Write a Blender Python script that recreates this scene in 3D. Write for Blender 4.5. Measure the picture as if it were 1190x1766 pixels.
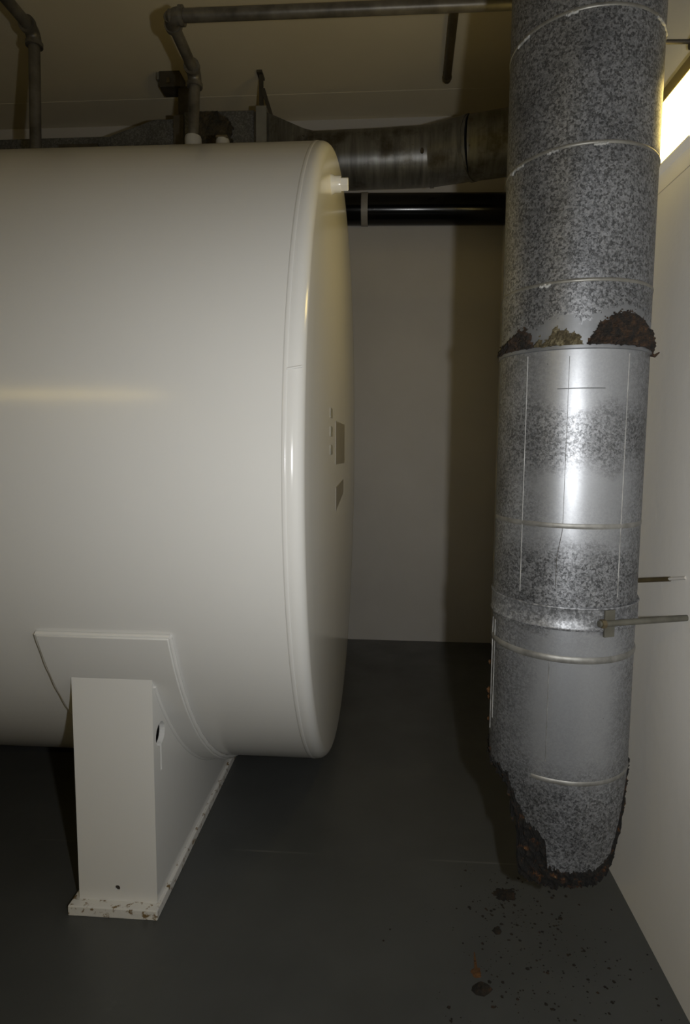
import bpy, bmesh, math, random
from mathutils import Vector, Matrix, noise
from mathutils.geometry import tessellate_polygon

for o in list(bpy.data.objects):
    bpy.data.objects.remove(o, do_unlink=True)
scene = bpy.context.scene
COL = scene.collection
random.seed(7)
PI = math.pi

# ------------------------------------------------------------------ camera
FPX, PITCH, YAW, ROLL = 1033.9, 0.0950, -0.0680, 0.0064
cam = bpy.data.cameras.new('camera')
cam_o = bpy.data.objects.new('camera', cam)
COL.objects.link(cam_o)
fw = Vector((math.sin(YAW) * math.cos(PITCH), math.cos(YAW) * math.cos(PITCH), -math.sin(PITCH)))
rt = Vector((math.cos(YAW), -math.sin(YAW), 0))
up = rt.cross(fw)
r2 = math.cos(ROLL) * rt + math.sin(ROLL) * up
u2 = -math.sin(ROLL) * rt + math.cos(ROLL) * up
M4 = Matrix((r2, u2, -fw)).transposed().to_4x4()
M4.translation = Vector((0, 0, 1.0))
cam_o.matrix_world = M4
cam.sensor_fit = 'VERTICAL'
cam.sensor_height = 36.0
cam.lens = FPX / 1766 * 36.0
cam.shift_x = 1.0 / 1766
cam.shift_y = -19.0 / 1766
cam.clip_start = 0.02
scene.camera = cam_o

# ------------------------------------------------------------------ world, lights, exposure
world = bpy.data.worlds.new('world')
scene.world = world
world.use_nodes = True
world.node_tree.nodes['Background'].inputs[0].default_value = (0, 0, 0, 1)
world.node_tree.nodes['Background'].inputs[1].default_value = 0.0
vs = scene.view_settings
vs.view_transform = 'Standard'
vs.look = 'None'
vs.exposure = 0.0
vs.gamma = 1.0
vs.use_curve_mapping = False

# the photographer's electronic flash, to the right of the lens
FLASH_W = 33.0
fl = bpy.data.lights.new('flash', 'SPOT')
fl.energy = FLASH_W
fl.color = (1.0, 1.0, 0.985)
fl.spot_size = math.radians(150)
fl.spot_blend = 1.0
fl.shadow_soft_size = 0.014
fl_o = bpy.data.objects.new('flash', fl)
COL.objects.link(fl_o)
fl_o.location = (0.16, 0.0, 1.0)
fl_o.rotation_euler = Vector((0.02, 1.0, -0.02)).to_track_quat('-Z', 'Y').to_euler()

LAMP_COLOR = (1.0, 0.74, 0.22)
WALL_LAMP = 9.0
CEIL_LAMP = 13.0

# ------------------------------------------------------------------ room numbers (metres)
XR, XL, YB, YF, ZC = 0.5414, -4.3, 3.0, -2.9, 2.535
TY, TZ, TR = 1.965, 0.9465, 0.900           # tank axis and radius
DX, DY, DR = 0.349, 1.179, 0.130            # upright duct axis and radius


# ------------------------------------------------------------------ materials
def mat(name):
    m = bpy.data.materials.new(name)
    m.use_nodes = True
    nt = m.node_tree
    return m, nt, nt.nodes['Principled BSDF']


def N(nt, t, **kw):
    n = nt.nodes.new(t)
    for k, v in kw.items():
        setattr(n, k, v)
    return n


def ramp(nt, stops, interp='LINEAR'):
    n = N(nt, 'ShaderNodeValToRGB')
    cr = n.color_ramp
    cr.interpolation = interp
    while len(cr.elements) < len(stops):
        cr.elements.new(0.5)
    for e, (p, c) in zip(cr.elements, stops):
        e.position = p
        e.color = (c, c, c, 1) if isinstance(c, (int, float)) else (*c, 1)
    return n


def coords(nt):
    return N(nt, 'ShaderNodeTexCoord').outputs['Object']


def noise_n(nt, vec, scale, detail=4, rough=0.55):
    n = N(nt, 'ShaderNodeTexNoise')
    n.inputs['Scale'].default_value = scale
    n.inputs['Detail'].default_value = detail
    n.inputs['Roughness'].default_value = rough
    nt.links.new(vec, n.inputs['Vector'])
    return n.outputs['Fac']


def mix(nt, fac, a, b, blend='MIX'):
    n = N(nt, 'ShaderNodeMix', data_type='RGBA', blend_type=blend)
    for sock, v in ((n.inputs[0], fac), (n.inputs[6], a), (n.inputs[7], b)):
        if hasattr(v, 'is_linked'):
            nt.links.new(v, sock)
        elif isinstance(v, (int, float)):
            sock.default_value = v
        else:
            sock.default_value = (*v, 1)
    return n.outputs[2]


def mathn(nt, op, a, b=0.0):
    n = N(nt, 'ShaderNodeMath', operation=op)
    for sock, v in zip(n.inputs, (a, b)):
        if hasattr(v, 'is_linked'):
            nt.links.new(v, sock)
        else:
            sock.default_value = v
    return n.outputs[0]


def bump(nt, p, h, strength, dist):
    b = N(nt, 'ShaderNodeBump')
    b.inputs['Strength'].default_value = strength
    b.inputs['Distance'].default_value = dist
    nt.links.new(h, b.inputs['Height'])
    nt.links.new(b.outputs[0], p.inputs['Normal'])


def paint(name, c1, c2, scale, rough, bs=0.1, bd=0.001, bscale=60):
    m, nt, p = mat(name)
    v = coords(nt)
    f = noise_n(nt, v, scale, 5)
    r = ramp(nt, [(0.3, c1), (0.7, c2)])
    nt.links.new(f, r.inputs[0])
    nt.links.new(r.outputs[0], p.inputs['Base Color'])
    p.inputs['Roughness'].default_value = rough
    if bs:
        bump(nt, p, noise_n(nt, v, bscale, 3), bs, bd)
    return m


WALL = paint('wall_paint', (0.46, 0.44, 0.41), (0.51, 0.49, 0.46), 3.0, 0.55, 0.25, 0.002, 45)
WALL_LIT = paint('wall_paint_lit', (0.85, 0.83, 0.79), (0.89, 0.87, 0.83), 3.0, 0.55, 0.25, 0.002, 45)  # same wall paint, lightened: the right wall's extra light is in the colour
CEIL = paint('ceiling_paint', (0.64, 0.575, 0.42), (0.70, 0.63, 0.47), 2.0, 0.7, 0.2, 0.002, 40)
TANK = paint('tank_paint', (0.69, 0.685, 0.66), (0.715, 0.71, 0.685), 2.5, 0.17, 0.04, 0.0004, 30)
TANK.node_tree.nodes['Principled BSDF'].inputs['Specular IOR Level'].default_value = 0.45
BLACKPIPE = paint('black_plastic', (0.0022, 0.0022, 0.0022), (0.003, 0.003, 0.003), 8, 0.16, 0)
BLACKPIPE.node_tree.nodes['Principled BSDF'].inputs['Specular IOR Level'].default_value = 0.3
PLATE = paint('nameplate_metal', (0.25, 0.235, 0.215), (0.30, 0.285, 0.26), 25, 0.5, 0)
DARKSTEEL = paint('dark_steel', (0.018, 0.015, 0.011), (0.05, 0.042, 0.03), 20, 0.6, 0.2, 0.001, 80)
STEELROD = paint('weathered_steel_rod', (0.065, 0.062, 0.048), (0.11, 0.105, 0.085), 40, 0.5, 0.1, 0.0005, 120)
COPPERY = paint('brown_conduit', (0.045, 0.033, 0.015), (0.09, 0.07, 0.035), 30, 0.45, 0)
HOUSING = paint('lamp_housing_enamel', (0.16, 0.13, 0.06), (0.18, 0.15, 0.07), 10, 0.5, 0)
TAPE = paint('ceiling_joint_strip', (0.66, 0.60, 0.46), (0.74, 0.68, 0.54), 20, 0.7, 0)


def floor_mat():
    m, nt, p = mat('floor_grey_enamel')
    v = coords(nt)
    f = noise_n(nt, v, 2.2, 6, 0.6)
    r = ramp(nt, [(0.3, (0.050, 0.052, 0.050)), (0.72, (0.076, 0.079, 0.076))])
    nt.links.new(f, r.inputs[0])
    # pale scuffs
    s = noise_n(nt, v, 9.0, 8, 0.75)
    rs = ramp(nt, [(0.64, 0.0), (0.80, 0.35)])
    nt.links.new(s, rs.inputs[0])
    c = mix(nt, rs.outputs[0], r.outputs[0], (0.17, 0.165, 0.15))
    # fine scratch line running across the floor
    sep = N(nt, 'ShaderNodeSeparateXYZ')
    nt.links.new(v, sep.inputs[0])
    d = mathn(nt, 'ABSOLUTE', mathn(nt, 'SUBTRACT', sep.outputs[1], 1.372))
    ln = ramp(nt, [(0.0, 1.0), (0.0022, 0.0)])
    nt.links.new(d, ln.inputs[0])
    br = ramp(nt, [(0.45, 0.0), (0.62, 0.7)])
    nt.links.new(noise_n(nt, v, 4.0, 3), br.inputs[0])
    c = mix(nt, mathn(nt, 'MULTIPLY', ln.outputs[0], br.outputs[0]), c, (0.13, 0.13, 0.12))
    nt.links.new(c, p.inputs['Base Color'])
    rr = ramp(nt, [(0.3, 0.30), (0.7, 0.46)])
    nt.links.new(noise_n(nt, v, 6, 4), rr.inputs[0])
    nt.links.new(rr.outputs[0], p.inputs['Roughness'])
    bump(nt, p, noise_n(nt, v, 25, 5), 0.18, 0.003)
    return m


FLOOR = floor_mat()


def galvanised(name, zstops=None, dark=0.085, light=0.345, metallic=0.68, scale=255.0):
    """spangled zinc; zstops = smooth, worn-bright bands over the height (local z in metres)"""
    m, nt, p = mat(name)
    v = coords(nt)
    vo = N(nt, 'ShaderNodeTexVoronoi', feature='F1')
    vo.inputs['Scale'].default_value = scale
    nt.links.new(v, vo.inputs['Vector'])
    bw0 = N(nt, 'ShaderNodeRGBToBW')
    nt.links.new(vo.outputs['Color'], bw0.inputs[0])
    vo2 = N(nt, 'ShaderNodeTexVoronoi', feature='F1')
    vo2.inputs['Scale'].default_value = scale * 1.9
    nt.links.new(v, vo2.inputs['Vector'])
    bw2 = N(nt, 'ShaderNodeRGBToBW')
    nt.links.new(vo2.outputs['Color'], bw2.inputs[0])
    spv = mathn(nt, 'ADD', mathn(nt, 'MULTIPLY', bw0.outputs[0], 0.55), mathn(nt, 'MULTIPLY', bw2.outputs[0], 0.45))
    sp = ramp(nt, [(0.28, (dark * 0.97, dark, dark * 1.06)), (0.50, (light * 0.60, light * 0.62, light * 0.66)), (0.74, (light * 0.97, light, light * 1.06))])
    nt.links.new(spv, sp.inputs[0])
    big = ramp(nt, [(0.3, 0.68), (0.7, 1.12)])
    nt.links.new(noise_n(nt, v, 9, 5, 0.6), big.inputs[0])
    col = mix(nt, 1.0, sp.outputs[0], big.outputs[0], 'MULTIPLY')
    rough = 0.48
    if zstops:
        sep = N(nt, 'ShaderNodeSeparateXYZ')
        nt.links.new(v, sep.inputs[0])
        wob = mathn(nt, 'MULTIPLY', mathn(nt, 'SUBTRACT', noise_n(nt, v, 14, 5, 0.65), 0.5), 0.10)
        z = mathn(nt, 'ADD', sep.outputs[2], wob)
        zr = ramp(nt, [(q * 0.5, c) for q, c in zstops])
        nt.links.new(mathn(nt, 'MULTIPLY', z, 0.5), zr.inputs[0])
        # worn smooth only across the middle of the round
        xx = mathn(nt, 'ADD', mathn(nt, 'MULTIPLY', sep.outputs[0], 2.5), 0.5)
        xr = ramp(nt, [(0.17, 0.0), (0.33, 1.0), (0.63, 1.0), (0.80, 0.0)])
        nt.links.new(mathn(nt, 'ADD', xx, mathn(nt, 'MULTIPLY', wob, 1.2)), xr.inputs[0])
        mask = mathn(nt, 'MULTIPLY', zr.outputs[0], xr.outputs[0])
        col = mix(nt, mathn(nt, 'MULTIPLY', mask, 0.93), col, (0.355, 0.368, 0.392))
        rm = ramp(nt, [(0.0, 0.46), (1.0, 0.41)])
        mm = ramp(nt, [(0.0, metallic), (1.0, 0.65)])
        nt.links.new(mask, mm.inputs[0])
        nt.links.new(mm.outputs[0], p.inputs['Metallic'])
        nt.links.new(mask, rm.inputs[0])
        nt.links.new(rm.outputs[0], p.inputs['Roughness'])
    else:
        p.inputs['Roughness'].default_value = rough
    # small dark pits and rust specks
    pit = ramp(nt, [(0.72, 0.0), (0.78, 0.8)])
    nt.links.new(noise_n(nt, v, 60, 4, 0.7), pit.inputs[0])
    col = mix(nt, pit.outputs[0], col, (0.05, 0.04, 0.03))
    nt.links.new(col, p.inputs['Base Color'])
    p.inputs['Metallic'].default_value = metallic
    bump(nt, p, noise_n(nt, v, 14, 2), 0.05, 0.004)
    return m


GALV_UP = galvanised('galvanised_spangle')
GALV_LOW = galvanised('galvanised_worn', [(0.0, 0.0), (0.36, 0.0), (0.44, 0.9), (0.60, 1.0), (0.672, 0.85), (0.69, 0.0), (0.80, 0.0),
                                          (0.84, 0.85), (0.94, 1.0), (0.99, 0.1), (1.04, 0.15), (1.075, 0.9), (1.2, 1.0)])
GALV_MID = galvanised('galvanised_worn_collar', None, 0.16, 0.42, 0.6, 200)


def old_duct():
    m, nt, p = mat('old_stained_zinc')
    v = coords(nt)
    mp = N(nt, 'ShaderNodeMapping')
    mp.inputs['Scale'].default_value = (45, 5, 5)
    nt.links.new(v, mp.inputs[0])
    r = ramp(nt, [(0.3, (0.07, 0.07, 0.069)), (0.7, (0.185, 0.187, 0.185))])
    nt.links.new(noise_n(nt, mp.outputs[0], 1.0, 5, 0.6), r.inputs[0])
    br = ramp(nt, [(0.52, 0.0), (0.66, 0.75)])
    nt.links.new(noise_n(nt, v, 7.0, 6, 0.65), br.inputs[0])
    c = mix(nt, br.outputs[0], r.outputs[0], (0.035, 0.026, 0.012))
    pit = ramp(nt, [(0.70, 0.0), (0.76, 0.9)])
    nt.links.new(noise_n(nt, v, 45, 3, 0.6), pit.inputs[0])
    c = mix(nt, pit.outputs[0], c, (0.02, 0.015, 0.01))
    nt.links.new(c, p.inputs['Base Color'])
    p.inputs['Metallic'].default_value = 0.75
    p.inputs['Roughness'].default_value = 0.40
    return m


GALV_OLD = old_duct()
GALV_BOX = galvanised('galvanised_plenum', None, 0.07, 0.15, 0.4, 150)
BEAD = paint('duct_bead_metal', (0.14, 0.135, 0.12), (0.24, 0.235, 0.21), 40, 0.42, 0)
BEAD.node_tree.nodes['Principled BSDF'].inputs['Metallic'].default_value = 0.4
SMOOTHMETAL = paint('smooth_zinc', (0.165, 0.172, 0.182), (0.235, 0.245, 0.26), 25, 0.42, 0.04, 0.003, 20)
SMOOTHMETAL.node_tree.nodes['Principled BSDF'].inputs['Metallic'].default_value = 0.55
STEELPIPE = paint('grey_steel_pipe', (0.05, 0.045, 0.038), (0.15, 0.14, 0.12), 18, 0.42, 0.15, 0.001, 70)
STEELPIPE.node_tree.nodes['Principled BSDF'].inputs['Metallic'].default_value = 0.4


def rust(name, stops, scale=70):
    m, nt, p = mat(name)
    v = coords(nt)
    r = ramp(nt, stops)
    nt.links.new(noise_n(nt, v, scale, 6, 0.7), r.inputs[0])
    nt.links.new(r.outputs[0], p.inputs['Base Color'])
    p.inputs['Roughness'].default_value = 0.9
    bump(nt, p, noise_n(nt, v, 160, 5, 0.7), 0.9, 0.004)
    return m


RUST = rust('rust_crust', [(0.38, (0.006, 0.005, 0.004)), (0.52, (0.020, 0.012, 0.007)), (0.62, (0.045, 0.022, 0.009)), (0.76, (0.09, 0.06, 0.032))])
RUST_OLIVE = rust('rust_crust_olive', [(0.3, (0.02, 0.015, 0.006)), (0.5, (0.075, 0.06, 0.03)), (0.62, (0.17, 0.145, 0.085)), (0.75, (0.3, 0.28, 0.2))])
RUST_BLACK = rust('rust_black_rim', [(0.40, (0.003, 0.003, 0.003)), (0.57, (0.010, 0.008, 0.006)), (0.63, (0.055, 0.020, 0.005)), (0.70, (0.11, 0.05, 0.014)), (0.74, (0.32, 0.28, 0.19))])
STAIN = rust('rust_drip', [(0.3, (0.05, 0.025, 0.006)), (0.6, (0.12, 0.05, 0.012)), (0.8, (0.10, 0.07, 0.02))], 60)
FLAKE = rust('rust_flake', [(0.4, (0.006, 0.005, 0.003)), (0.6, (0.02, 0.013, 0.006)), (0.75, (0.075, 0.03, 0.012))], 90)


def rusty_paint():
    m, nt, p = mat('chipped_base_paint')
    v = coords(nt)
    mk = ramp(nt, [(0.555, 0.0), (0.62, 1.0)])
    nt.links.new(noise_n(nt, v, 62, 5, 0.65), mk.inputs[0])
    c = mix(nt, mk.outputs[0], (0.70, 0.685, 0.64), (0.20, 0.13, 0.05))
    nt.links.new(c, p.inputs['Base Color'])
    p.inputs['Roughness'].default_value = 0.5
    bump(nt, p, noise_n(nt, v, 60, 4), 0.4, 0.003)
    return m


BASEPAINT = rusty_paint()


def rusty_plenum():
    m, nt, p = mat('plenum_rust')
    v = coords(nt)
    r = ramp(nt, [(0.40, (0.006, 0.005, 0.003)), (0.6, (0.035, 0.026, 0.012)), (0.72, (0.10, 0.09, 0.07))])
    nt.links.new(noise_n(nt, v, 22, 6, 0.7), r.inputs[0])
    nt.links.new(r.outputs[0], p.inputs['Base Color'])
    p.inputs['Roughness'].default_value = 0.85
    return m


PLENUMRUST = rusty_plenum()


def lamp_mat(name, strength):
    m, nt, p = mat(name)
    p.inputs['Base Color'].default_value = (0.8, 0.78, 0.7, 1)
    p.inputs['Emission Color'].default_value = (*LAMP_COLOR, 1)
    p.inputs['Emission Strength'].default_value = strength
    return m


LENS_WALL = lamp_mat('lamp_lens_wall', WALL_LAMP)
LENS_CEIL = lamp_mat('lamp_lens_ceiling', CEIL_LAMP)


# ------------------------------------------------------------------ mesh helpers
class MB:
    def __init__(self):
        self.v = []
        self.f = []

    def add(self, verts, faces):
        b = len(self.v)
        self.v += [tuple(q) for q in verts]
        self.f += [tuple(i + b for i in f) for f in faces]
        return self

    def box(self, x0, x1, y0, y1, z0, z1):
        v = [(x0, y0, z0), (x1, y0, z0), (x1, y1, z0), (x0, y1, z0), (x0, y0, z1), (x1, y0, z1), (x1, y1, z1), (x0, y1, z1)]
        return self.add(v, [(3, 2, 1, 0), (4, 5, 6, 7), (0, 1, 5, 4), (1, 2, 6, 5), (2, 3, 7, 6), (3, 0, 4, 7)])

    def tube(self, pts, rad, seg=20, cap=True):
        pts = [Vector(p) for p in pts]
        n = len(pts)
        rads = rad if isinstance(rad, (list, tuple)) else [rad] * n
        tans = []
        for i in range(n):
            a = pts[max(i - 1, 0)]
            b = pts[min(i + 1, n - 1)]
            if 0 < i < n - 1:
                t = (pts[i] - a).normalized() + (b - pts[i]).normalized()
            else:
                t = b - a
            tans.append(t.normalized())
        ref = Vector((0, 0, 1)) if abs(tans[0].z) < 0.9 else Vector((1, 0, 0))
        u = tans[0].cross(ref).normalized()
        vs_, rings = [], []
        for i in range(n):
            t = tans[i]
            u = (u - t * u.dot(t)).normalized()
            w = t.cross(u)
            k = 1.0
            ring = []
            for s in range(seg):
                a = 2 * PI * s / seg
                d = u * math.cos(a) + w * math.sin(a)
                if 0 < i < n - 1:                       # mitre
                    e = (pts[i] - pts[i - 1]).normalized()
                    # slide along e so that the section stays round
                    q = d - e * d.dot(e)
                    q = q.normalized() * rads[i]
                    sl = -q.dot(t) / e.dot(t)
                    vs_.append(pts[i] + q + e * sl)
                else:
                    vs_.append(pts[i] + d * rads[i])
        fs = []
        for i in range(n - 1):
            for s in range(seg):
                s2 = (s + 1) % seg
                fs.append((i * seg + s, i * seg + s2, (i + 1) * seg + s2, (i + 1) * seg + s))
        if cap:
            fs.append(tuple(reversed(range(seg))))
            fs.append(tuple((n - 1) * seg + s for s in range(seg)))
        return self.add(vs_, fs)

    def lathe(self, prof, axis='z', c=(0, 0, 0), seg=96, a0=0.0, a1=2 * PI, closed=False):
        """prof: list of (h, r)"""
        full = abs(a1 - a0 - 2 * PI) < 1e-6
        cols = seg if full else seg + 1
        vs_ = []
        for h, r in prof:
            for s in range(cols):
                a = a0 + (a1 - a0) * s / seg
                if axis == 'z':      # angle 0 = front (-Y), positive to +X
                    vs_.append((c[0] + r * math.sin(a), c[1] - r * math.cos(a), c[2] + h))
                elif axis == 'x':    # angle 0 = bottom, positive to front (-Y)
                    vs_.append((c[0] + h, c[1] - r * math.sin(a), c[2] - r * math.cos(a)))
                else:
                    vs_.append((c[0] + r * math.sin(a), c[1] + h, c[2] - r * math.cos(a)))
        fs = []
        n = len(prof)
        for i in range(n if closed else n - 1):
            j = (i + 1) % n
            for s in range(seg):
                s2 = (s + 1) % cols
                fs.append((i * cols + s, i * cols + s2, j * cols + s2, j * cols + s))
        if closed and not full:
            fs.append(tuple(i * cols for i in range(n)))
            fs.append(tuple(i * cols + seg for i in reversed(range(n))))
        return self.add(vs_, fs)

    def prism(self, loops, x0, x1, axis='x'):
        """loops: outer + holes of (a, b); extruded along axis"""
        flat = [p for l in loops for p in l]
        tris = tessellate_polygon([[Vector((a, b, 0)) for a, b in l] for l in loops])

        def P(a, b, h):
            return (h, a, b) if axis == 'x' else ((a, h, b) if axis == 'y' else (a, b, h))
        n = len(flat)
        v = [P(a, b, x0) for a, b in flat] + [P(a, b, x1) for a, b in flat]
        f = [tuple(t) for t in tris] + [tuple(i + n for i in reversed(t)) for t in tris]
        k = 0
        for l in loops:
            for i in range(len(l)):
                j = (i + 1) % len(l)
                f.append((k + i, k + j, n + k + j, n + k + i))
            k += len(l)
        return self.add(v, f)

    def build(self, name, m, parent=None, smooth=None, bevel=0.0, solid=0.0, loc=None):
        me = bpy.data.meshes.new(name)
        off = Vector(loc) if loc else (parent.matrix_world_base if False else Vector((0, 0, 0)))
        base = Vector(BASE.get(parent.name, (0, 0, 0))) if parent else off
        me.from_pydata([tuple(Vector(q) - base) for q in self.v], [], self.f)
        bm = bmesh.new()
        bm.from_mesh(me)
        bmesh.ops.remove_doubles(bm, verts=bm.verts, dist=1e-6)
        bmesh.ops.recalc_face_normals(bm, faces=bm.faces)
        bm.to_mesh(me)
        bm.free()
        if smooth is not None:
            me.polygons.foreach_set('use_smooth', [True] * len(me.polygons))
            me.set_sharp_from_angle(angle=math.radians(smooth))
        me.materials.append(m)
        o = bpy.data.objects.new(name, me)
        COL.objects.link(o)
        if parent:
            o.parent = parent
            BASE[o.name] = tuple(base)
        else:
            o.location = base
            BASE[o.name] = tuple(base)
        if solid:
            md = o.modifiers.new('thickness', 'SOLIDIFY')
            md.thickness = solid
            md.offset = -1
            md.use_rim = smooth is None
        if bevel:
            md = o.modifiers.new('edge', 'BEVEL')
            md.width = bevel
            md.segments = 2
            md.limit_method = 'ANGLE'
        return o


BASE = {}


def thing(name, label, cat, loc, group=None):
    o = bpy.data.objects.new(name, None)
    o.empty_display_size = 0.05
    COL.objects.link(o)
    o.location = loc
    BASE[o.name] = tuple(loc)
    tag(o, label, cat, group)
    return o


def tag(o, label, cat, group=None, kind=None):
    o['label'] = label
    if cat:
        o['category'] = cat
    if group:
        o['group'] = group
    if kind:
        o['kind'] = kind
    return o


def struct(o, label):
    o['kind'] = 'structure'
    o['label'] = label
    return o


def interp(x, tab):
    if x <= tab[0][0]:
        return tab[0][1]
    for (a, b), (c, d) in zip(tab, tab[1:]):
        if x <= c:
            return b + (d - b) * (x - a) / (c - a)
    return tab[-1][1]


# ------------------------------------------------------------------ the room
T = 0.12
struct(MB().box(XL - T, XR + T, YF - T, YB + T, -T, 0).build('floor', FLOOR), 'dark grey painted concrete floor with scuffs and rust specks')
struct(MB().box(XL - T, XR + T, YF - T, YB + T, ZC, ZC + T).build('ceiling', CEIL), 'dull cream painted ceiling above the pipes')
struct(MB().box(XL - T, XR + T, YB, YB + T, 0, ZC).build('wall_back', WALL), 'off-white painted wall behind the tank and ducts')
struct(MB().box(XR, XR + T, YF, YB, 0, ZC).build('wall_right', WALL_LIT), 'off-white painted wall beside the upright duct')
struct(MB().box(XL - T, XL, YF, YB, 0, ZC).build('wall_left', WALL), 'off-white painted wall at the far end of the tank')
struct(MB().box(XL - T, XR + T, YF - T, YF, 0, ZC).build('wall_front', WALL), 'off-white painted wall facing the tank')
struct(MB().box(XL, XR, 2.780, 2.786, ZC - 0.0008, ZC + 0.001).build('trim_1', TAPE), 'thin pale joint strip running along the ceiling')

# ------------------------------------------------------------------ storage tank
SEAM = -0.182
tank = thing('storage_tank', 'huge cream painted horizontal cylindrical steel tank on a welded saddle', 'tank', (-2.0, TY, 0.0))
prof = [(-3.90, 0.0), (-3.885, 0.4), (-3.87, 0.84), (-3.86, 0.875), (-3.84, 0.895), (-3.82, 0.9), (-2.6, 0.9), (-1.4, 0.9), (SEAM, 0.9)]
MB().lathe(prof, 'x', (0, TY, TZ), 160).build('shell', TANK, tank, smooth=30)
hp = [(SEAM, 0.9), (-0.173, 0.9)]
for k in range(1, 9):
    a = k / 8 * PI / 2 * 0.97
    hp.append((-0.173 + 0.026 * math.sin(a), 0.874 + 0.026 * math.cos(a)))
xe, re_ = hp[-1]
for k in range(1, 13):
    q = 1 - k / 12
    hp.append((xe + 0.016 * (1 - q * q), re_ * q))
head = MB().lathe(hp, 'x', (0, TY, TZ), 160).build('tank_head', TANK, tank, smooth=35)
head['label'] = 'shallow dished end of the tank'
ws = MB()
pr = []
for k in range(10):
    a = 2 * PI * k / 10
    pr.append((SEAM + 0.0045 * math.cos(a), TR + 0.0001 + 0.0011 * math.sin(a)))
ws.lathe(pr, 'x', (0, TY, TZ), 200, closed=True)
ws.build('weld_seam', TANK, tank, smooth=60)
# short weld across the flange
a = math.radians(102)
MB().tube([(SEAM + 0.003, TY - TR * math.sin(a), TZ - TR * math.cos(a)), (-0.152, TY - 0.898 * math.sin(a + .006), TZ - 0.898 * math.cos(a + .006))], 0.0022, 8).build('weld_mark', TANK, tank, smooth=60)

# fittings on top of the tank
COUPLING = paint('coupling_paint', (0.30, 0.29, 0.265), (0.36, 0.35, 0.32), 30, 0.5, 0)


def coupling(x, y, z0, z1, r, name, cap=None):
    o = MB().lathe([(z0, 0), (z0, r * 1.3), (z0 + 0.02, r * 1.3), (z0 + 0.03, r), (z1 - 0.006, r), (z1, r * 0.93), (z1, 0)], 'z', (x, y, 0), 28).build(name, COUPLING, tank, smooth=35)
    return o


coupling(-0.622, TY, 1.842, 1.966, 0.0265, 'top_coupling')
c2 = coupling(-0.527, TY, 1.842, 1.955, 0.0215, 'top_coupling')
pl = MB().box(-0.546, -0.508, TY - 0.019, TY + 0.019, 1.954, 1.962).build('coupling_plug', COPPERY, c2, bevel=0.003)
pl['label'] = 'brown plug in the coupling'
coupling(-1.143, TY, 1.842, 1.915, 0.026, 'top_coupling')
# hexagon plug on the head
py, pz = 1.572, 1.650
plug = MB().lathe([(-0.152, 0), (-0.152, 0.024), (-0.142, 0.023), (-0.136, 0.0195), (-0.122, 0.0195), (-0.120, 0.019), (-0.120, 0)], 'x', (0, py, pz), 28).build('head_plug', TANK, tank, smooth=35)
MB().lathe([(-0.121, 0), (-0.121, 0.0165), (-0.104, 0.0165), (-0.102, 0.015), (-0.102, 0)], 'x', (0, py, pz), 6).build('plug_hexagon', TANK, plug)
# rating plates
def headx(y, z):
    q = math.hypot(y - TY, z - TZ) / re_
    return xe + 0.016 * (1 - q * q)


def plate(name, corners, m, label):
    vs_ = []
    for dx in (-0.004, 0.0012):
        vs_ += [(headx(y, z) + dx, y, z) for y, z in corners]
    o = MB().add(vs_, [(0, 1, 2, 3), (7, 6, 5, 4), (0, 1, 5, 4), (1, 2, 6, 5), (2, 3, 7, 6), (3, 0, 4, 7)]).build(name, m, tank)
    o['label'] = label
    return o


plate('rating_plate', [(1.60, 1.060), (1.90, 1.060), (1.90, 0.940), (1.60, 0.945)], PLATE, 'dull grey rating plate on the tank end')
plate('small_plate', [(1.615, 0.882), (1.86, 0.890), (1.86, 0.848), (1.615, 0.818)], PLATE, 'lower slanted grey plate on the tank end')
STICK = paint('sticker_print', (0.22, 0.23, 0.23), (0.40, 0.39, 0.34), 60, 0.5, 0)
for zz in (1.076, 1.030, 0.985):
    plate('sticker', [(1.47, zz + 0.012), (1.52, zz + 0.012), (1.52, zz - 0.012), (1.47, zz - 0.012)], STICK, 'small dark printed sticker')

# wear pad welded to the belly
PADX0, PADX1, PADT, PADA = -0.690, -0.420, 0.012, math.radians(68.8)
pad = MB().lathe([(PADX0, TR - 0.002), (PADX1, TR - 0.002), (PADX1, TR + PADT), (PADX0, TR + PADT)], 'x', (0, TY, TZ), 96, -PADA, PADA, closed=True).build('wear_pad', TANK, tank, smooth=40, bevel=0.002)
pad['label'] = 'curved cream reinforcing pad under the tank'
for xx, sg in ((PADX1, 1), (PADX0, -1)):
    pts = []
    for k in range(121):
        a = -PADA + 2 * PADA * k / 120
        rr = TR + 0.0045 + 0.0006 * math.sin(k * 1.7)
        pts.append((xx + sg * 0.0015, TY - rr * math.sin(a), TZ - rr * math.cos(a)))
    MB().tube(pts, 0.0050, 8).build('weld_bead', TANK, pad, smooth=60)
for sg in (1, -1):
    a = sg * PADA
    rr = TR + 0.004
    MB().tube([(PADX0 - .002, TY - rr * math.sin(a), TZ - rr * math.cos(a)), (PADX1 + .002, TY - rr * math.sin(a), TZ - rr * math.cos(a))], 0.0055, 8).build('weld_bead', TANK, pad, smooth=60)

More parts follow.
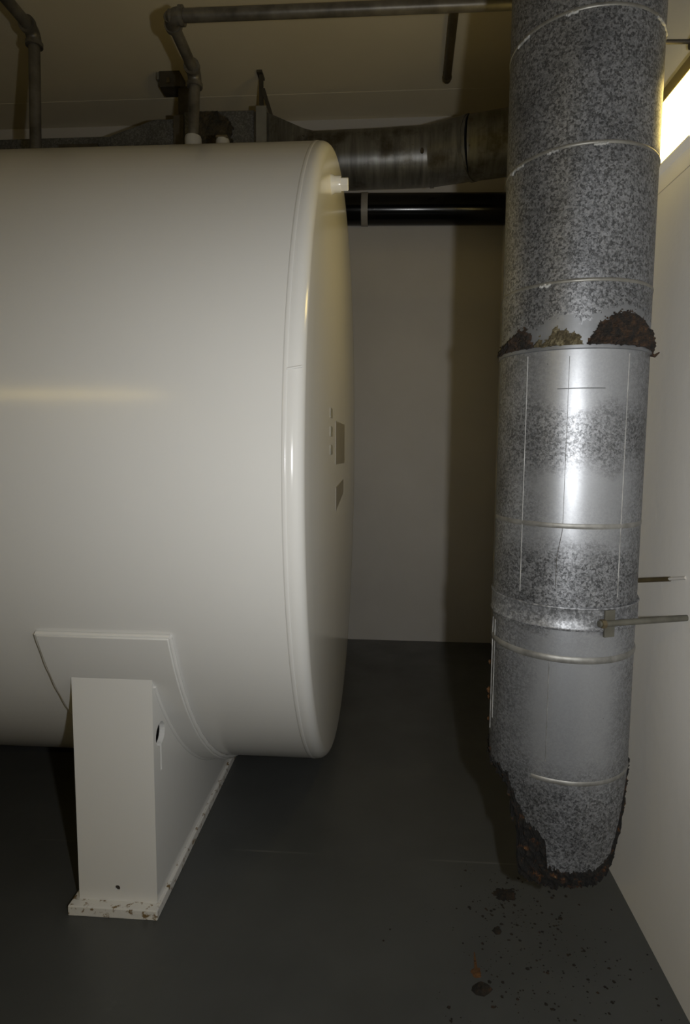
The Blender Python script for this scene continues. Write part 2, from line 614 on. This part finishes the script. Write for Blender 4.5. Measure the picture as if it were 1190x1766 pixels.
# saddle (welded to the tank)
SX0, SX1, SY0, SY1, SB = -0.645, -0.4735, 1.162, 2 * TY - 1.162, 0.022
RS = TR + PADT - 0.002
ztop = TZ - math.sqrt(RS ** 2 - (TY - SY0) ** 2)
sad = MB().prism([[(SX0, SB), (SX1, SB), (SX1, ztop + 0.010), (SX0, ztop + 0.010)],
                  [(-0.56 + 0.0058 * math.cos(2 * PI * k / 14), 0.052 + 0.0058 * math.sin(2 * PI * k / 14)) for k in range(14)]], SY0, SY0 + 0.012, 'y')
sad.build('saddle_front_plate', TANK, tank)
MB().lathe([(SY0 + 0.0035, 0), (SY0 + 0.0035, 0.0075), (SY0 + 0.011, 0.0075), (SY0 + 0.011, 0)], 'y', (-0.56, 0, 0.052), 14).build('hole_dark_disc', DARKSTEEL, tank)  # dark disc added inside the hole, standing in for its shade
MB().box(SX0, SX1, SY1 - 0.012, SY1, SB, ztop + 0.006).build('saddle_back_plate', TANK, tank, bevel=0.0015)


def side_loop():
    l = [(SY0 + 0.012, SB), (SY1 - 0.012, SB)]
    n = 60
    for k in range(n + 1):
        y = SY1 - 0.012 - (SY1 - SY0 - 0.024) * k / n
        l.append((y, TZ - math.sqrt(RS ** 2 - (TY - y) ** 2)))
    return l


kh = []
hy, hz, hr = 1.201, 0.380, 0.0255
for k in range(25):
    a = -PI / 2 + 0.16 + (2 * PI - 0.32) * k / 24
    kh.append((hy + hr * math.cos(a), hz + hr * math.sin(a)))
kh += [(hy - 0.004, 0.298), (hy + 0.004, 0.298)]
MB().prism([side_loop(), kh], SX1 - 0.012, SX1).build('saddle_side_plate', TANK, tank)
MB().prism([side_loop()], SX0, SX0 + 0.012).build('saddle_side_plate', TANK, tank)
pts = []
for k in range(41):
    y = SY0 + 0.01 + (TY + 0.3 - SY0) * k / 40
    pts.append((SX1 + 0.001, y, TZ - math.sqrt((RS + 0.002) ** 2 - (TY - y) ** 2)))
MB().tube(pts, 0.0045, 8).build('saddle_weld', TANK, tank, smooth=60)
MB().tube([(SX0, SY0 + 0.002, ztop + 0.009), (SX1, SY0 + 0.002, ztop + 0.009)], 0.005, 8).build('saddle_weld', TANK, tank, smooth=60)
bp = MB().box(-0.660, -0.4655, 1.140, 2 * TY - 1.140, 0.0, SB).build('base_plate', BASEPAINT, tank, bevel=0.002)
bp['label'] = 'cream base plate with chipped rusty edges'

# ------------------------------------------------------------------ upright duct
duct = thing('upright_duct', 'thick mottled galvanised upright duct with rusted joint and rotted open bottom', 'duct', (DX, DY, 0.0))


def shell(name, z0, z1, r, m, r1=None):
    r1 = r1 or r
    return MB().lathe([(z0, r), (z1, r1)], 'z', (DX, DY, 0), 96).build(name, m, duct, smooth=40, solid=0.0015)


Z = [0.395, 0.623, 0.861, 1.096, 1.166, 1.274, 1.491, 1.699, 1.93, ZC]
shell('duct_section', Z[7], Z[9], DR, GALV_UP)
shell('duct_section', Z[6], Z[7], DR, GALV_UP)
shell('duct_section', Z[5], Z[6], DR, GALV_UP)
low = shell('duct_section', Z[4] - 0.02, Z[5], DR + 0.0005, GALV_UP)
# lower, slightly larger pipe, in two lengths with a clamp between
shell('duct_section', Z[2], Z[4], DR + 0.0015, GALV_LOW)
shell('duct_section', 0.70, Z[2], DR + 0.0012, GALV_LOW)
shell('duct_section', Z[1], 0.70, DR + 0.0008, GALV_LOW)


def bead(z, r, w, h, m=BEAD, name='bead', a0=0, a1=2 * PI, tilt=0.0):
    pr = []
    for k in range(8):
        a = 2 * PI * k / 8
        pr.append((z + w * math.cos(a), r + h * math.sin(a)))
    mb = MB().lathe(pr, 'z', (DX, DY, 0), 96, a0, a1, closed=True)
    return mb.build(name, m, duct, smooth=60)


ZINCBEAD = paint('zinc_bead', (0.19, 0.187, 0.175), (0.33, 0.328, 0.31), 45, 0.52, 0)
ZINCBEAD.node_tree.nodes['Principled BSDF'].inputs['Metallic'].default_value = 0.6
bead(Z[7], DR, 0.0030, 0.0014)
bead(Z[6], DR, 0.0030, 0.0018)
bead(Z[5], DR, 0.0032, 0.0018)
bead(Z[2], DR + 0.001, 0.0050, 0.0014, ZINCBEAD)
bead(Z[1], DR + 0.001, 0.0062, 0.0022, ZINCBEAD)
bead(Z[0], DR, 0.0050, 0.0020, ZINCBEAD, 'bead', math.radians(-35), math.radians(100))
bead(Z[3], DR + 0.001, 0.0014, 0.0007, SMOOTHMETAL, 'crease', math.radians(-26), math.radians(8))
# lip of the lower pipe
MB().lathe([(1.161, DR + 0.0010), (1.1625, DR + 0.0040), (1.168, DR + 0.0040), (1.169, DR - 0.001)], 'z', (DX, DY, 0), 96).build('pipe_lip', SMOOTHMETAL, duct, smooth=30)
# upright seams
SEAMLINE = paint('seam_edge_zinc', (0.12, 0.12, 0.115), (0.34, 0.34, 0.33), 45, 0.5, 0)
for ad, z0, z1, w, h in ((-50.3, 0.735, 1.155, 0.0011, 0.0016), (27.1, 0.735, 1.155, 0.0011, 0.0016), (-24, 0.43, 0.615, 0.0007, 0.0008), (-92, 0.43, 0.66, 0.0014, 0.0020), (-84, 0.46, 0.66, 0.0012, 0.0012)):
    a = math.radians(ad)
    q = DR + 0.0012
    MB().tube([(DX + q * math.sin(a), DY - q * math.cos(a), z0), (DX + q * math.sin(a), DY - q * math.cos(a), z1)], w, 6).build('upright_seam', SEAMLINE, duct, smooth=60)
pts = []
for k in range(30):
    z = 1.15 - 0.40 * k / 29
    a = math.radians(-18.2 - (3.5 * max(0, min(1, (0.855 - z) / 0.05))))
    pts.append((DX + (DR + 0.0012) * math.sin(a), DY - (DR + 0.0012) * math.cos(a), z))
MB().tube(pts, 0.0005, 6).build('upright_seam', DARKSTEEL, duct, smooth=60)
# clamp band
band = MB().lathe([(0.676, DR + 0.001), (0.676, DR + 0.0050), (0.679, DR + 0.0058), (0.681, DR + 0.0042), (0.713, DR + 0.0042), (0.716, DR + 0.0055), (0.718, DR + 0.0046), (0.718, DR + 0.001)], 'z', (DX, DY, 0), 96).build('clamp_band', GALV_MID, duct, smooth=40)
band['label'] = 'galvanised clamp band around the duct'


# corroded bottom
METAL = [(-180, .40), (-100, .40), (-88, .385), (-78, .372), (-71, .384), (-64, .372), (-57, .380), (-51, .350), (-46, .330), (-42, .318), (-38.7, .303), (-32, .296), (-26.5, .286), (-20.8, .270), (-20, .226), (-12, .219),
         (6, .221), (18, .222), (27, .229), (35, .240), (41, .262), (47, .295), (52, .330), (57, .37), (62, .392), (75, .40), (180, .40)]
RIM = [(-180, .385), (-110, .38), (-98, .372), (-90, .37), (-76, .366), (-60, .355), (-53, .33), (-51, .285), (-49, .30), (-46, .245), (-42.3, .200), (-34, .186), (-20, .186), (6, .193), (28, .194), (36, .205), (42.3, .222), (48, .245),
       (54, .28), (60, .32), (66, .36), (80, .385), (180, .385)]


def taper(z):
    t = max(0.0, (Z[0] - z) / 0.20)
    return 1.0 - 0.055 * t ** 1.3


def eaten(a, tab, amp, seed, fr=11.0):
    n = noise.noise(Vector((a * fr * 0.05, seed, 0.3))) + 0.5 * noise.noise(Vector((a * fr * 0.14, seed, 7.3)))
    return interp(a, tab) + amp * n


mb = MB()
cols, rows = 300, 10
vs_, fs = [], []
for c in range(cols):
    ad = -180 + 360 * c / cols
    zb = eaten(ad, METAL, 0.010, 1.0, 26.0)
    for r in range(rows + 1):
        z = Z[1] + (zb - Z[1]) * r / rows
        q = (DR + 0.0008) * taper(z)
        vs_.append((DX + q * math.sin(math.radians(ad)), DY - q * math.cos(math.radians(ad)), z))
for c in range(cols):
    c2 = (c + 1) % cols
    for r in range(rows):
        fs.append((c * (rows + 1) + r, c2 * (rows + 1) + r, c2 * (rows + 1) + r + 1, c * (rows + 1) + r + 1))
mb.add(vs_, fs)
o = mb.build('duct_section', GALV_LOW, duct, smooth=40, solid=0.0015)
o['label'] = 'lowest duct length with its edge eaten away'
mb = MB()
vs_, fs = [], []
cols, rows = 420, 22
for c in range(cols):
    ad = -180 + 360 * c / cols
    za = eaten(ad, METAL, 0.010, 1.0, 26.0) + 0.007
    zb = min(eaten(ad, RIM, 0.010, 4.0, 30.0), za - 0.010)
    for r in range(rows + 1):
        z = za + (zb - za) * r / rows
        q = DR * taper(z) - 0.0005
        d = 0.0065 * noise.noise(Vector((ad * 0.22, z * 95, 2.0))) + 0.004 * noise.noise(Vector((ad * 0.4, z * 220, 5.0)))
        q += (d + 0.001 + 0.010 * math.exp(-((ad + 42) / 9) ** 2) * max(0.0, min(1.0, (0.27 - z) / 0.06))) * min(1.0, r / 4.0)
        vs_.append((DX + q * math.sin(math.radians(ad)), DY - q * math.cos(math.radians(ad)), z + 0.4 * d))
for c in range(cols):
    c2 = (c + 1) % cols
    for r in range(rows):
        fs.append((c * (rows + 1) + r, c2 * (rows + 1) + r, c2 * (rows + 1) + r + 1, c * (rows + 1) + r + 1))
mb.add(vs_, fs)
o = mb.build('rust_rim', RUST_BLACK, duct, solid=0.006)
o['label'] = 'crumbling black and orange rust along the bottom edge'


def crust(name, tab, z0, m, label, r0=DR + 0.001, thick=0.008, seed=0.0, da=0.8, dz=0.0018, z1=None):
    """knobbly crust over the duct: covers z0 .. height(angle), ragged edge"""
    a0, a1 = tab[0][0], tab[-1][0]
    na = int((a1 - a0) / da)
    nz = int(0.075 / dz)
    idx, vs_, fs = {}, [], []

    def vert(i, j):
        if (i, j) not in idx:
            ad = a0 + da * i
            z = z0 + dz * j
            d = noise.noise(Vector((ad * 0.25, z * 120, seed))) + 0.6 * noise.noise(Vector((ad * 0.7, z * 300, seed + 3)))
            h = interp(ad, tab) - z
            edge = max(0.0, min(1.0, h / 0.008))
            q = r0 + edge * (thick * 0.55 + thick * 0.6 * d)
            idx[(i, j)] = len(vs_)
            vs_.append((DX + q * math.sin(math.radians(ad)), DY - q * math.cos(math.radians(ad)), z))
        return idx[(i, j)]
    for i in range(na):
        for j in range(nz):
            ad = a0 + da * (i + .5)
            z = z0 + dz * (j + .5)
            jag = 0.010 * noise.noise(Vector((ad * 0.30, z * 140, seed + 9))) + 0.005 * noise.noise(Vector((ad * 1.1, z * 420, seed + 4)))
            if z < interp(ad, tab) + jag:
                fs.append((vert(i, j), vert(i + 1, j), vert(i + 1, j + 1), vert(i, j + 1)))
    o = MB().add(vs_, fs).build(name, m, duct, solid=0.003)
    o['label'] = label
    return o


# smooth bare zinc halo, then the crusts
crust('bare_patch', [(-92, 1.185), (-70, 1.208), (-52, 1.206), (-44, 1.200), (-36, 1.212), (-26, 1.219), (-16, 1.216), (-11, 1.203), (-4, 1.214), (4, 1.226), (20, 1.236), (40, 1.230), (58, 1.212), (75, 1.19)], 1.168, SMOOTHMETAL,
      'bare grey patch above the rusted joint', DR + 0.0008, 0.0, 20.0, 1.2, 0.003)
crust('rust_patch', [(-110, 1.182), (-87, 1.184), (-72, 1.193), (-66, 1.197), (-61, 1.203), (-54, 1.203), (-50, 1.198), (-47, 1.18), (-45, 1.168)], 1.168, RUST, 'dark brown rust on the left of the joint', seed=1.0)
crust('rust_patch', [(-45, 1.176), (-41, 1.185), (-38, 1.176), (-34.4, 1.180), (-30.4, 1.198), (-24, 1.197), (-18, 1.191), (-12, 1.184), (-9, 1.168)], 1.168, RUST_OLIVE, 'olive yellow corrosion in the middle of the joint', seed=2.0)
crust('rust_patch', [(-7, 1.168), (-5.5, 1.174), (0, 1.198), (6, 1.212), (14, 1.221), (22.5, 1.224), (34, 1.221), (43, 1.214), (52, 1.205), (58.5, 1.196), (75, 1.19), (90, 1.18)], 1.168, RUST, 'large dark brown rust bloom on the right of the joint', thick=0.011, seed=3.0)
# rust flake hanging off the joint at the right
a = math.radians(68)
MB().tube([(DX + 0.132 * math.sin(a), DY - 0.132 * math.cos(a), 1.163), (DX + 0.139 * math.sin(a), DY - 0.139 * math.cos(a), 1.160), (DX + 0.146 * math.sin(a), DY - 0.146 * math.cos(a), 1.166)], [0.004, 0.003, 0.0012], 6).build('rust_sliver', RUST, duct)
# ragged rust bits on the left edge of the lower length
for ad, z, s in ((-100, 0.56, 0.006), (-101, 0.50, 0.008), (-102, 0.485, 0.006), (-100, 0.44, 0.005)):
    a = math.radians(ad)
    MB().lathe([(-s, 0), (-s * .5, s * .7), (s * .2, s * .9), (s * .8, s * .4), (s, 0)], 'z', (DX + 0.132 * math.sin(a), DY - 0.132 * math.cos(a), z), 7).build('rust_bit', STAIN, duct)
# white sealant traces at the upper joints
SEAL = paint('pale_sealant', (0.16, 0.16, 0.155), (0.42, 0.42, 0.40), 80, 0.6, 0.3, 0.002, 120)
for zz, lst in ((Z[7], ((-74, -60), (-30, -22), (40, 66))), (Z[6], ((-80, -62), (-40, -32), (-8, 2))), (Z[5], ((-42, -34),))):
    for p0, p1 in lst:
        n = 14
        pts, rr = [], []
        for k in range(n + 1):
            ad = p0 + (p1 - p0) * k / n
            a = math.radians(ad)
            w = noise.noise(Vector((ad * 0.4, zz * 10, 1)))
            pts.append((DX + (DR + 0.0008) * math.sin(a), DY - (DR + 0.0008) * math.cos(a), zz - 0.004 + 0.004 * w))
            rr.append(0.0022 + 0.0018 * noise.noise(Vector((ad * 0.9, zz * 10, 5))))
        MB().tube(pts, [max(0.0008, q) for q in rr], 7).build('sealant_trace', SEAL, duct, smooth=60)

# ------------------------------------------------------------------ rods bracing the duct to the wall
rod = thing('brace_rod', 'grey steel rod from the clamp band bracket to the right wall', 'rod', (XR, 1.087, 0.694), 'rods bracing the duct')
MB().tube([(0.372, 1.041, 0.692), (XR, 1.087, 0.694)], 0.0055, 14).build('rod', STEELROD, rod, smooth=50)
brk = MB().prism([[(0.3825, 1.0485), (0.4020, 1.0562), (0.4035, 1.0522), (0.3840, 1.0445)]], 0.667, 0.715, 'z').build('bracket_plate', STEELROD, rod, bevel=0.0008)
MB().tube([(0.376, 1.0425, 0.692), (0.384, 1.0445, 0.692)], 0.008, 6).build('nut', COPPERY, brk)
rod = thing('brace_rod', 'thin dark rod behind the duct just above the clamp bracket', 'rod', (XR, 1.095, 0.765), 'rods bracing the duct')
MB().tube([(0.455, 1.265, 0.716), (0.531, 1.136, 0.7535)], 0.0045, 12).build('rod', COPPERY, rod, smooth=50)
MB().tube([(0.527, 1.143, 0.7515), (XR, 1.100, 0.7640)], 0.0030, 12).build('painted_end', WALL, rod, smooth=50)
rod = thing('brace_rod', 'thin black rod high up between the duct and the right wall', 'rod', (XR, 1.18, 1.718), 'rods bracing the duct')
MB().tube([(0.470, 1.18, 1.719), (XR, 1.18, 1.717)], 0.0036, 12).build('rod', DARKSTEEL, rod, smooth=50)
MB().lathe([(0, 0), (0, 0.012), (0.006, 0.012), (0.008, 0.006), (0.008, 0)], 'x', (XR - 0.008, 1.18, 1.717), 16).build('wall_washer', DARKSTEEL, rod, smooth=40)

# ------------------------------------------------------------------ pipes from the tank top
def pipe_fittings(parent, p0, p1, p2, r, m):
    """elbow at p1 between directions to p0 and p2"""
    d0 = (Vector(p0) - Vector(p1)).normalized()
    d1 = (Vector(p2) - Vector(p1)).normalized()
    L = r * 2.1
    pts = []
    for k in range(11):
        t = k / 10
        pts.append(Vector(p1) + d0 * L * (1 - t) ** 2 + d1 * L * t ** 2)
    e = MB().tube(pts, r * 1.28, 20).build('elbow', m, parent, smooth=50)
    for d in (d0, d1):
        q = Vector(p1) + d * L
        MB().tube([q - d * r * 0.35, q + d * r * 0.35], r * 1.5, 20).build('elbow_collar', m, e, smooth=40)


def pipe_run(name, label, pts, r):
    t = thing(name, label, 'pipe', pts[0], 'vent pipes of the tank')
    for a, b in zip(pts, pts[1:]):
        MB().tube([a, b], r, 20).build('pipe_length', STEELPIPE, t, smooth=50)
    for a, b, c in zip(pts, pts[1:], pts[2:]):
        pipe_fittings(t, a, b, c, r, STEELPIPE)
    return t


pipe_run('vent_pipe', 'grey steel pipe rising from the tank and turning right under the ceiling', [(-0.622, TY, 1.966), (-0.613, TY, 2.155), (-0.604, 1.716, 2.158), (XR, 1.722, 2.158)], 0.0165)
pipe_run('vent_pipe', 'grey steel pipe rising from the tank at the left edge and turning forward', [(-1.143, TY, 1.915), (-1.132, TY, 2.296), (-1.128, 0.9, 2.302)], 0.0175)
cd = thing('ceiling_conduit', 'short brown conduit with a rounded end under the ceiling', 'conduit', (0.237, 2.65, 2.50))
MB().tube([(0.205, 1.9, 2.50), (0.233, 2.648, 2.50), (0.2335, 2.655, 2.503), (0.234, 2.659, 2.509), (0.234, 2.660, ZC)], 0.0160, 16).build('tube', COPPERY, cd, smooth=50)
MB().tube([(0.2325, 2.632, 2.50), (0.233, 2.640, 2.50)], 0.0185, 16).build('end_ring', COPPERY, cd, smooth=50)

# ------------------------------------------------------------------ black drain pipe on the back wall
bpz, bpr, bpy_ = 2.090, 0.0700, 2.926
dp = thing('drain_pipe', 'glossy black plastic pipe along the back wall under the round duct', 'pipe', (0.0, bpy_, bpz))
MB().tube([(-3.2, bpy_, bpz + 0.05), (XR, bpy_, bpz - 0.006)], bpr, 48).build('pipe_length', BLACKPIPE, dp, smooth=40)
MB().tube([(-0.127, bpy_, bpz + 0.0042), (-0.097, bpy_, bpz + 0.0038)], bpr + 0.003, 48).build('pipe_band', PLATE, dp, smooth=40)['label'] = 'grey band around the black pipe'

# ------------------------------------------------------------------ overhead duct behind the tank
oz, orr = 2.085, 0.103
od = thing('overhead_duct', 'stained grey round duct behind the tank with an old square plenum', 'duct', (-0.4, 2.40, oz))
MB().tube([(-0.30, 2.42, oz), (0.02, 2.41, oz)], orr, 48, cap=False).build('round_section', GALV_OLD, od, smooth=40, solid=0.002)
o = MB().tube([(0.01, 2.41, oz), (0.165, 2.40, oz)], orr + 0.001, 48, cap=False).build('round_section', GALV_OLD, od, smooth=40, solid=0.002)
MB().tube([(0.155, 2.401, oz), (0.170, 2.40, oz)], orr + 0.004, 48).build('duct_collar', GALV_OLD, od, smooth=40)
MB().tube([(0.160, 2.40, oz), (0.300, 2.345, oz)], [orr + 0.001, orr + 0.006], 48, cap=False).build('elbow_gore', GALV_OLD, od, smooth=40, solid=0.002)
MB().tube([(0.292, 2.350, oz), (0.304, 2.343, oz)], orr + 0.009, 48).build('duct_collar', GALV_OLD, od, smooth=40)
MB().tube([(0.298, 2.346, oz), (XR - 0.001, 2.28, oz)], orr + 0.006, 48, cap=False).build('round_section', GALV_OLD, od, smooth=40, solid=0.002)
MB().lathe([(-0.013, 0), (-0.008, 0.006), (0, 0.0075), (0.007, 0.005), (0.012, 0)], 'z', (0.118, 2.405 - (orr + .001) * math.cos(math.radians(12)), oz - orr * math.sin(math.radians(12))), 8).build('rust_spot', PLENUMRUST, od)
# square plenum: body, flanges, corroded panel
MB().box(-0.795, -0.520, 2.40, 2.70, 1.975, 2.272).build('plenum_body', GALV_BOX, od, bevel=0.003)
# corroded left half of the plenum face, ragged edge, knobbly
vs_, fs, idx = [], [], {}
nx, nzp = 44, 60


def pv(i, j):
    if (i, j) not in idx:
        x = -0.755 + 0.165 * i / nx
        z = 1.98 + 0.290 * j / nzp
        d = noise.noise(Vector((x * 60, z * 60, 1))) + 0.6 * noise.noise(Vector((x * 150, z * 150, 4)))
        idx[(i, j)] = len(vs_)
        vs_.append((x, 2.395 - 0.004 * d, z))
    return idx[(i, j)]


for i in range(nx):
    for j in range(nzp):
        x = -0.755 + 0.165 * (i + .5) / nx
        z = 1.98 + 0.290 * (j + .5) / nzp
        lim = -0.628 + 0.04 * noise.noise(Vector((0.3, z * 20, 2))) + 0.02 * noise.noise(Vector((0.8, z * 60, 2))) - 0.06 * max(0, (z - 2.24) / 0.03)
        if x < lim + 0.02:
            fs.append((pv(i, j), pv(i + 1, j), pv(i + 1, j + 1), pv(i, j + 1)))
MB().add(vs_, fs).build('corroded_panel', PLENUMRUST, od, solid=0.004)
FLANGE = paint('zinc_flange', (0.11, 0.11, 0.105), (0.14, 0.14, 0.13), 20, 0.5, 0)
MB().box(-0.520, -0.511, 2.392, 2.70, 1.975, 2.262).build('flange_gap', DARKSTEEL, od)
MB().box(-0.511, -0.470, 2.385, 2.70, 1.975, 2.280).build('flange', FLANGE, od, bevel=0.002)
# square to round on the right, sloping down to the round duct
def loft(x0, sq, x1, rd, n=48):
    vs_ = []
    yc, z0, z1, hy = sq
    for k in range(n):
        a = 2 * PI * k / n + PI / 4
        c, s = math.cos(a), math.sin(a)
        m_ = max(abs(c), abs(s))
        vs_.append((x0, yc + hy * c / m_, (z0 + z1) / 2 + (z1 - z0) / 2 * s / m_))
    yc2, zc2, r_ = rd
    for k in range(n):
        a = 2 * PI * k / n + PI / 4
        vs_.append((x1, yc2 + r_ * math.cos(a), zc2 + r_ * math.sin(a)))
    return vs_, [(k, (k + 1) % n, n + (k + 1) % n, n + k) for k in range(n)]


MB().add(*loft(-0.470, (2.53, 1.98, 2.262, 0.13), -0.285, (2.42, oz, orr))).build('transition', GALV_OLD, od, smooth=30, solid=0.002)
# left side: angled flange, sloping transition, flat box duct
MB().box(-0.835, -0.795, 2.39, 2.70, 1.975, 2.258).build('flange', DARKSTEEL, od, bevel=0.002)
mbx = MB().prism([[(-0.835, 2.02), (-0.835, 2.254), (-0.922, 2.252), (-1.095, 2.198), (-1.095, 2.02)]], 2.41, 2.68, 'y')
mbx.build('transition', GALV_BOX, od, bevel=0.002)
MB().box(-2.6, -1.095, 2.41, 2.68, 2.02, 2.196).build('box_section', GALV_BOX, od, bevel=0.002)
MB().box(-1.30, -1.14, 2.395, 2.41, 2.03, 2.165).build('patch_plate', DARKSTEEL, od, bevel=0.002)

# hangers from the ceiling
hg = thing('duct_hanger', 'dark steel hanger with a ceiling bracket left of the tank pipe', 'hanger', (-0.92, 2.60, ZC), 'duct hangers')
br = MB().box(-0.960, -0.872, 2.585, 2.665, ZC - 0.062, ZC).build('ceiling_bracket', DARKSTEEL, hg, bevel=0.003)
MB().box(-0.968, -0.958, 2.580, 2.60, ZC - 0.035, ZC - 0.008).build('bracket_lug', FLANGE, br)
MB().box(-0.926, -0.912, 2.578, 2.586, ZC - 0.050, ZC - 0.030).build('bracket_bolt', COPPERY, br)
MB().box(-0.885, -0.838, 2.60, 2.63, 2.256, ZC - 0.055).build('hanger_strap', DARKSTEEL, hg, bevel=0.002)
hg = thing('duct_hanger', 'dark steel hanger with a slanted strap right of the tank pipe', 'hanger', (-0.535, 2.62, ZC), 'duct hangers')
MB().box(-0.552, -0.530, 2.60, 2.66, ZC - 0.010, ZC).build('ceiling_bracket', DARKSTEEL, hg)
MB().box(-0.545, -0.528, 2.615, 2.625, 2.273, ZC - 0.005).build('hanger_strap', DARKSTEEL, hg)
sl = MB().add([(-0.536, 2.60, 2.462), (-0.518, 2.60, 2.462), (-0.478, 2.60, 2.335), (-0.492, 2.60, 2.335), (-0.536, 2.606, 2.462), (-0.518, 2.606, 2.462), (-0.478, 2.606, 2.335), (-0.492, 2.606, 2.335)],
              [(0, 1, 2, 3), (7, 6, 5, 4), (0, 1, 5, 4), (1, 2, 6, 5), (2, 3, 7, 6), (3, 0, 4, 7)])
sl.build('slanted_strap', DARKSTEEL, hg)

# ------------------------------------------------------------------ lamps
lw = thing('wall_lamp', 'glowing white strip lamp with dark rim on the right wall', 'lamp', (XR, 1.47, 1.60))
LY0, LY1 = 1.155, 1.78
MB().box(XR - 0.012, XR, LY0 - 0.01, LY1 + 0.01, 1.541, 1.668).build('housing', HOUSING, lw, bevel=0.002)
MB().box(XR - 0.016, XR, LY0 - 0.01, LY1 + 0.012, 1.660, 1.686).build('top_rim', HOUSING, lw, bevel=0.002)
MB().box(XR - 0.018, XR - 0.012, LY0, LY1, 1.544, 1.657).build('lamp_lens', LENS_WALL, lw)
MB().box(XR - 0.019, XR, LY0 - 0.01, LY1 + 0.01, 1.5395, 1.5425).build('bottom_lip', WALL_LIT, lw)
MB().box(XR - 0.0008, XR, LY0 - 0.3, 2.6, 1.5035, 1.5050).build('lower_line', WALL, lw)  # thin greyer line along the wall below the lamp
lc = thing('ceiling_lamp', 'long fluorescent ceiling lamp reflected in the tank at the left', 'lamp', (-2.55, -2.2, ZC))
MB().box(-3.35, -1.75, -2.35, -2.05, ZC - 0.07, ZC).build('housing', TANK, lc, bevel=0.01)
MB().box(-3.30, -1.80, -2.26, -2.14, ZC - 0.11, ZC - 0.068).build('lamp_lens', LENS_CEIL, lc, bevel=0.01)

# ------------------------------------------------------------------ rust flakes and specks on the floor
def lump(name, x, y, sx, sy, h, m, label, seed, n=26, rings=6, cat='rust flake'):
    vs_ = [(x, y, h)]
    fs = []
    for r in range(1, rings + 1):
        q = r / rings
        for k in range(n):
            a = 2 * PI * k / n
            e = 1 + 0.45 * noise.noise(Vector((math.cos(a) * 1.6, math.sin(a) * 1.6, seed))) + 0.45 * noise.noise(Vector((math.cos(a) * 6, math.sin(a) * 6, seed + 5)))
            px, py_ = x + sx * q * e * math.cos(a), y + sy * q * e * math.sin(a)
            z = h * (1 - q ** 2.2) * (1 + 0.7 * noise.noise(Vector((px * 180, py_ * 180, seed)))) if r < rings else 0.0
            vs_.append((px, py_, max(0.0, z) + (0.0004 if r < rings else 0)))
    for k in range(n):
        fs.append((0, 1 + k, 1 + (k + 1) % n))
    for r in range(rings - 1):
        for k in range(n):
            k2 = (k + 1) % n
            fs.append((1 + r * n + k, 1 + (r + 1) * n + k, 1 + (r + 1) * n + k2, 1 + r * n + k2))
    fs.append(tuple(1 + (rings - 1) * n + k for k in reversed(range(n))))
    o = MB().add(vs_, fs).build(name, m, None, loc=(x, y, 0))
    return tag(o, label, cat, 'rust flakes on the floor')


lump('rust_flake', 0.279, 1.272, 0.026, 0.019, 0.005, FLAKE, 'crumbly dark rust heap on the floor just below the duct', 1.0, 60, 8)
lump('rust_flake', 0.242, 1.168, 0.010, 0.009, 0.005, FLAKE, 'small square dark rust chip between the heap and the orange stain', 2.0, 10, 3)
lump('rust_flake', 0.188, 1.032, 0.020, 0.015, 0.007, FLAKE, 'biggest curled rust flake at the bottom edge in front of the stain', 3.4, 9, 4)
lump('rust_flake', 0.382, 1.212, 0.005, 0.005, 0.003, FLAKE, 'round dark chip on the floor below the duct near the right wall', 5.0, 10, 3)
lump('rust_stain', 0.185, 1.066, 0.011, 0.011, 0.0008, STAIN, 'orange rust stain with a thin tail on the floor', 6.0, 14, 3, 'stain')
st = bpy.data.objects['rust_stain']
MB().add([(0.1815, 1.070, 0.0007), (0.1885, 1.070, 0.0007), (0.1885, 1.112, 0.0005), (0.1865, 1.112, 0.0005)], [(0, 1, 2, 3)]).build('stain_tail', STAIN, st)
mb = MB()
rs = random.Random(11)
for k in range(460):
    if k < 350:
        x, y = rs.gauss(0.33, 0.10), rs.gauss(1.10, 0.09)
    else:
        x, y = rs.gauss(0.27, 0.035), rs.gauss(1.25, 0.05)
    if not (-0.05 < x < 0.53 and 0.95 < y < 1.45):
        continue
    s = 0.0009 + 0.0032 * rs.random() ** 3
    a0 = rs.random() * 6
    pts = [(x + s * rs.uniform(.7, 1.3) * math.cos(a0 + 2 * PI * i / 5), y + s * rs.uniform(.7, 1.3) * math.sin(a0 + 2 * PI * i / 5), 0.0002) for i in range(5)]
    mb.add(pts + [(x, y, 0.0004 + s * 0.6)], [(0, 1, 5), (1, 2, 5), (2, 3, 5), (3, 4, 5), (4, 0, 5)])
tag(mb.build('rust_specks', FLAKE), 'scatter of tiny dark rust specks on the floor under the duct', 'specks', kind='stuff')
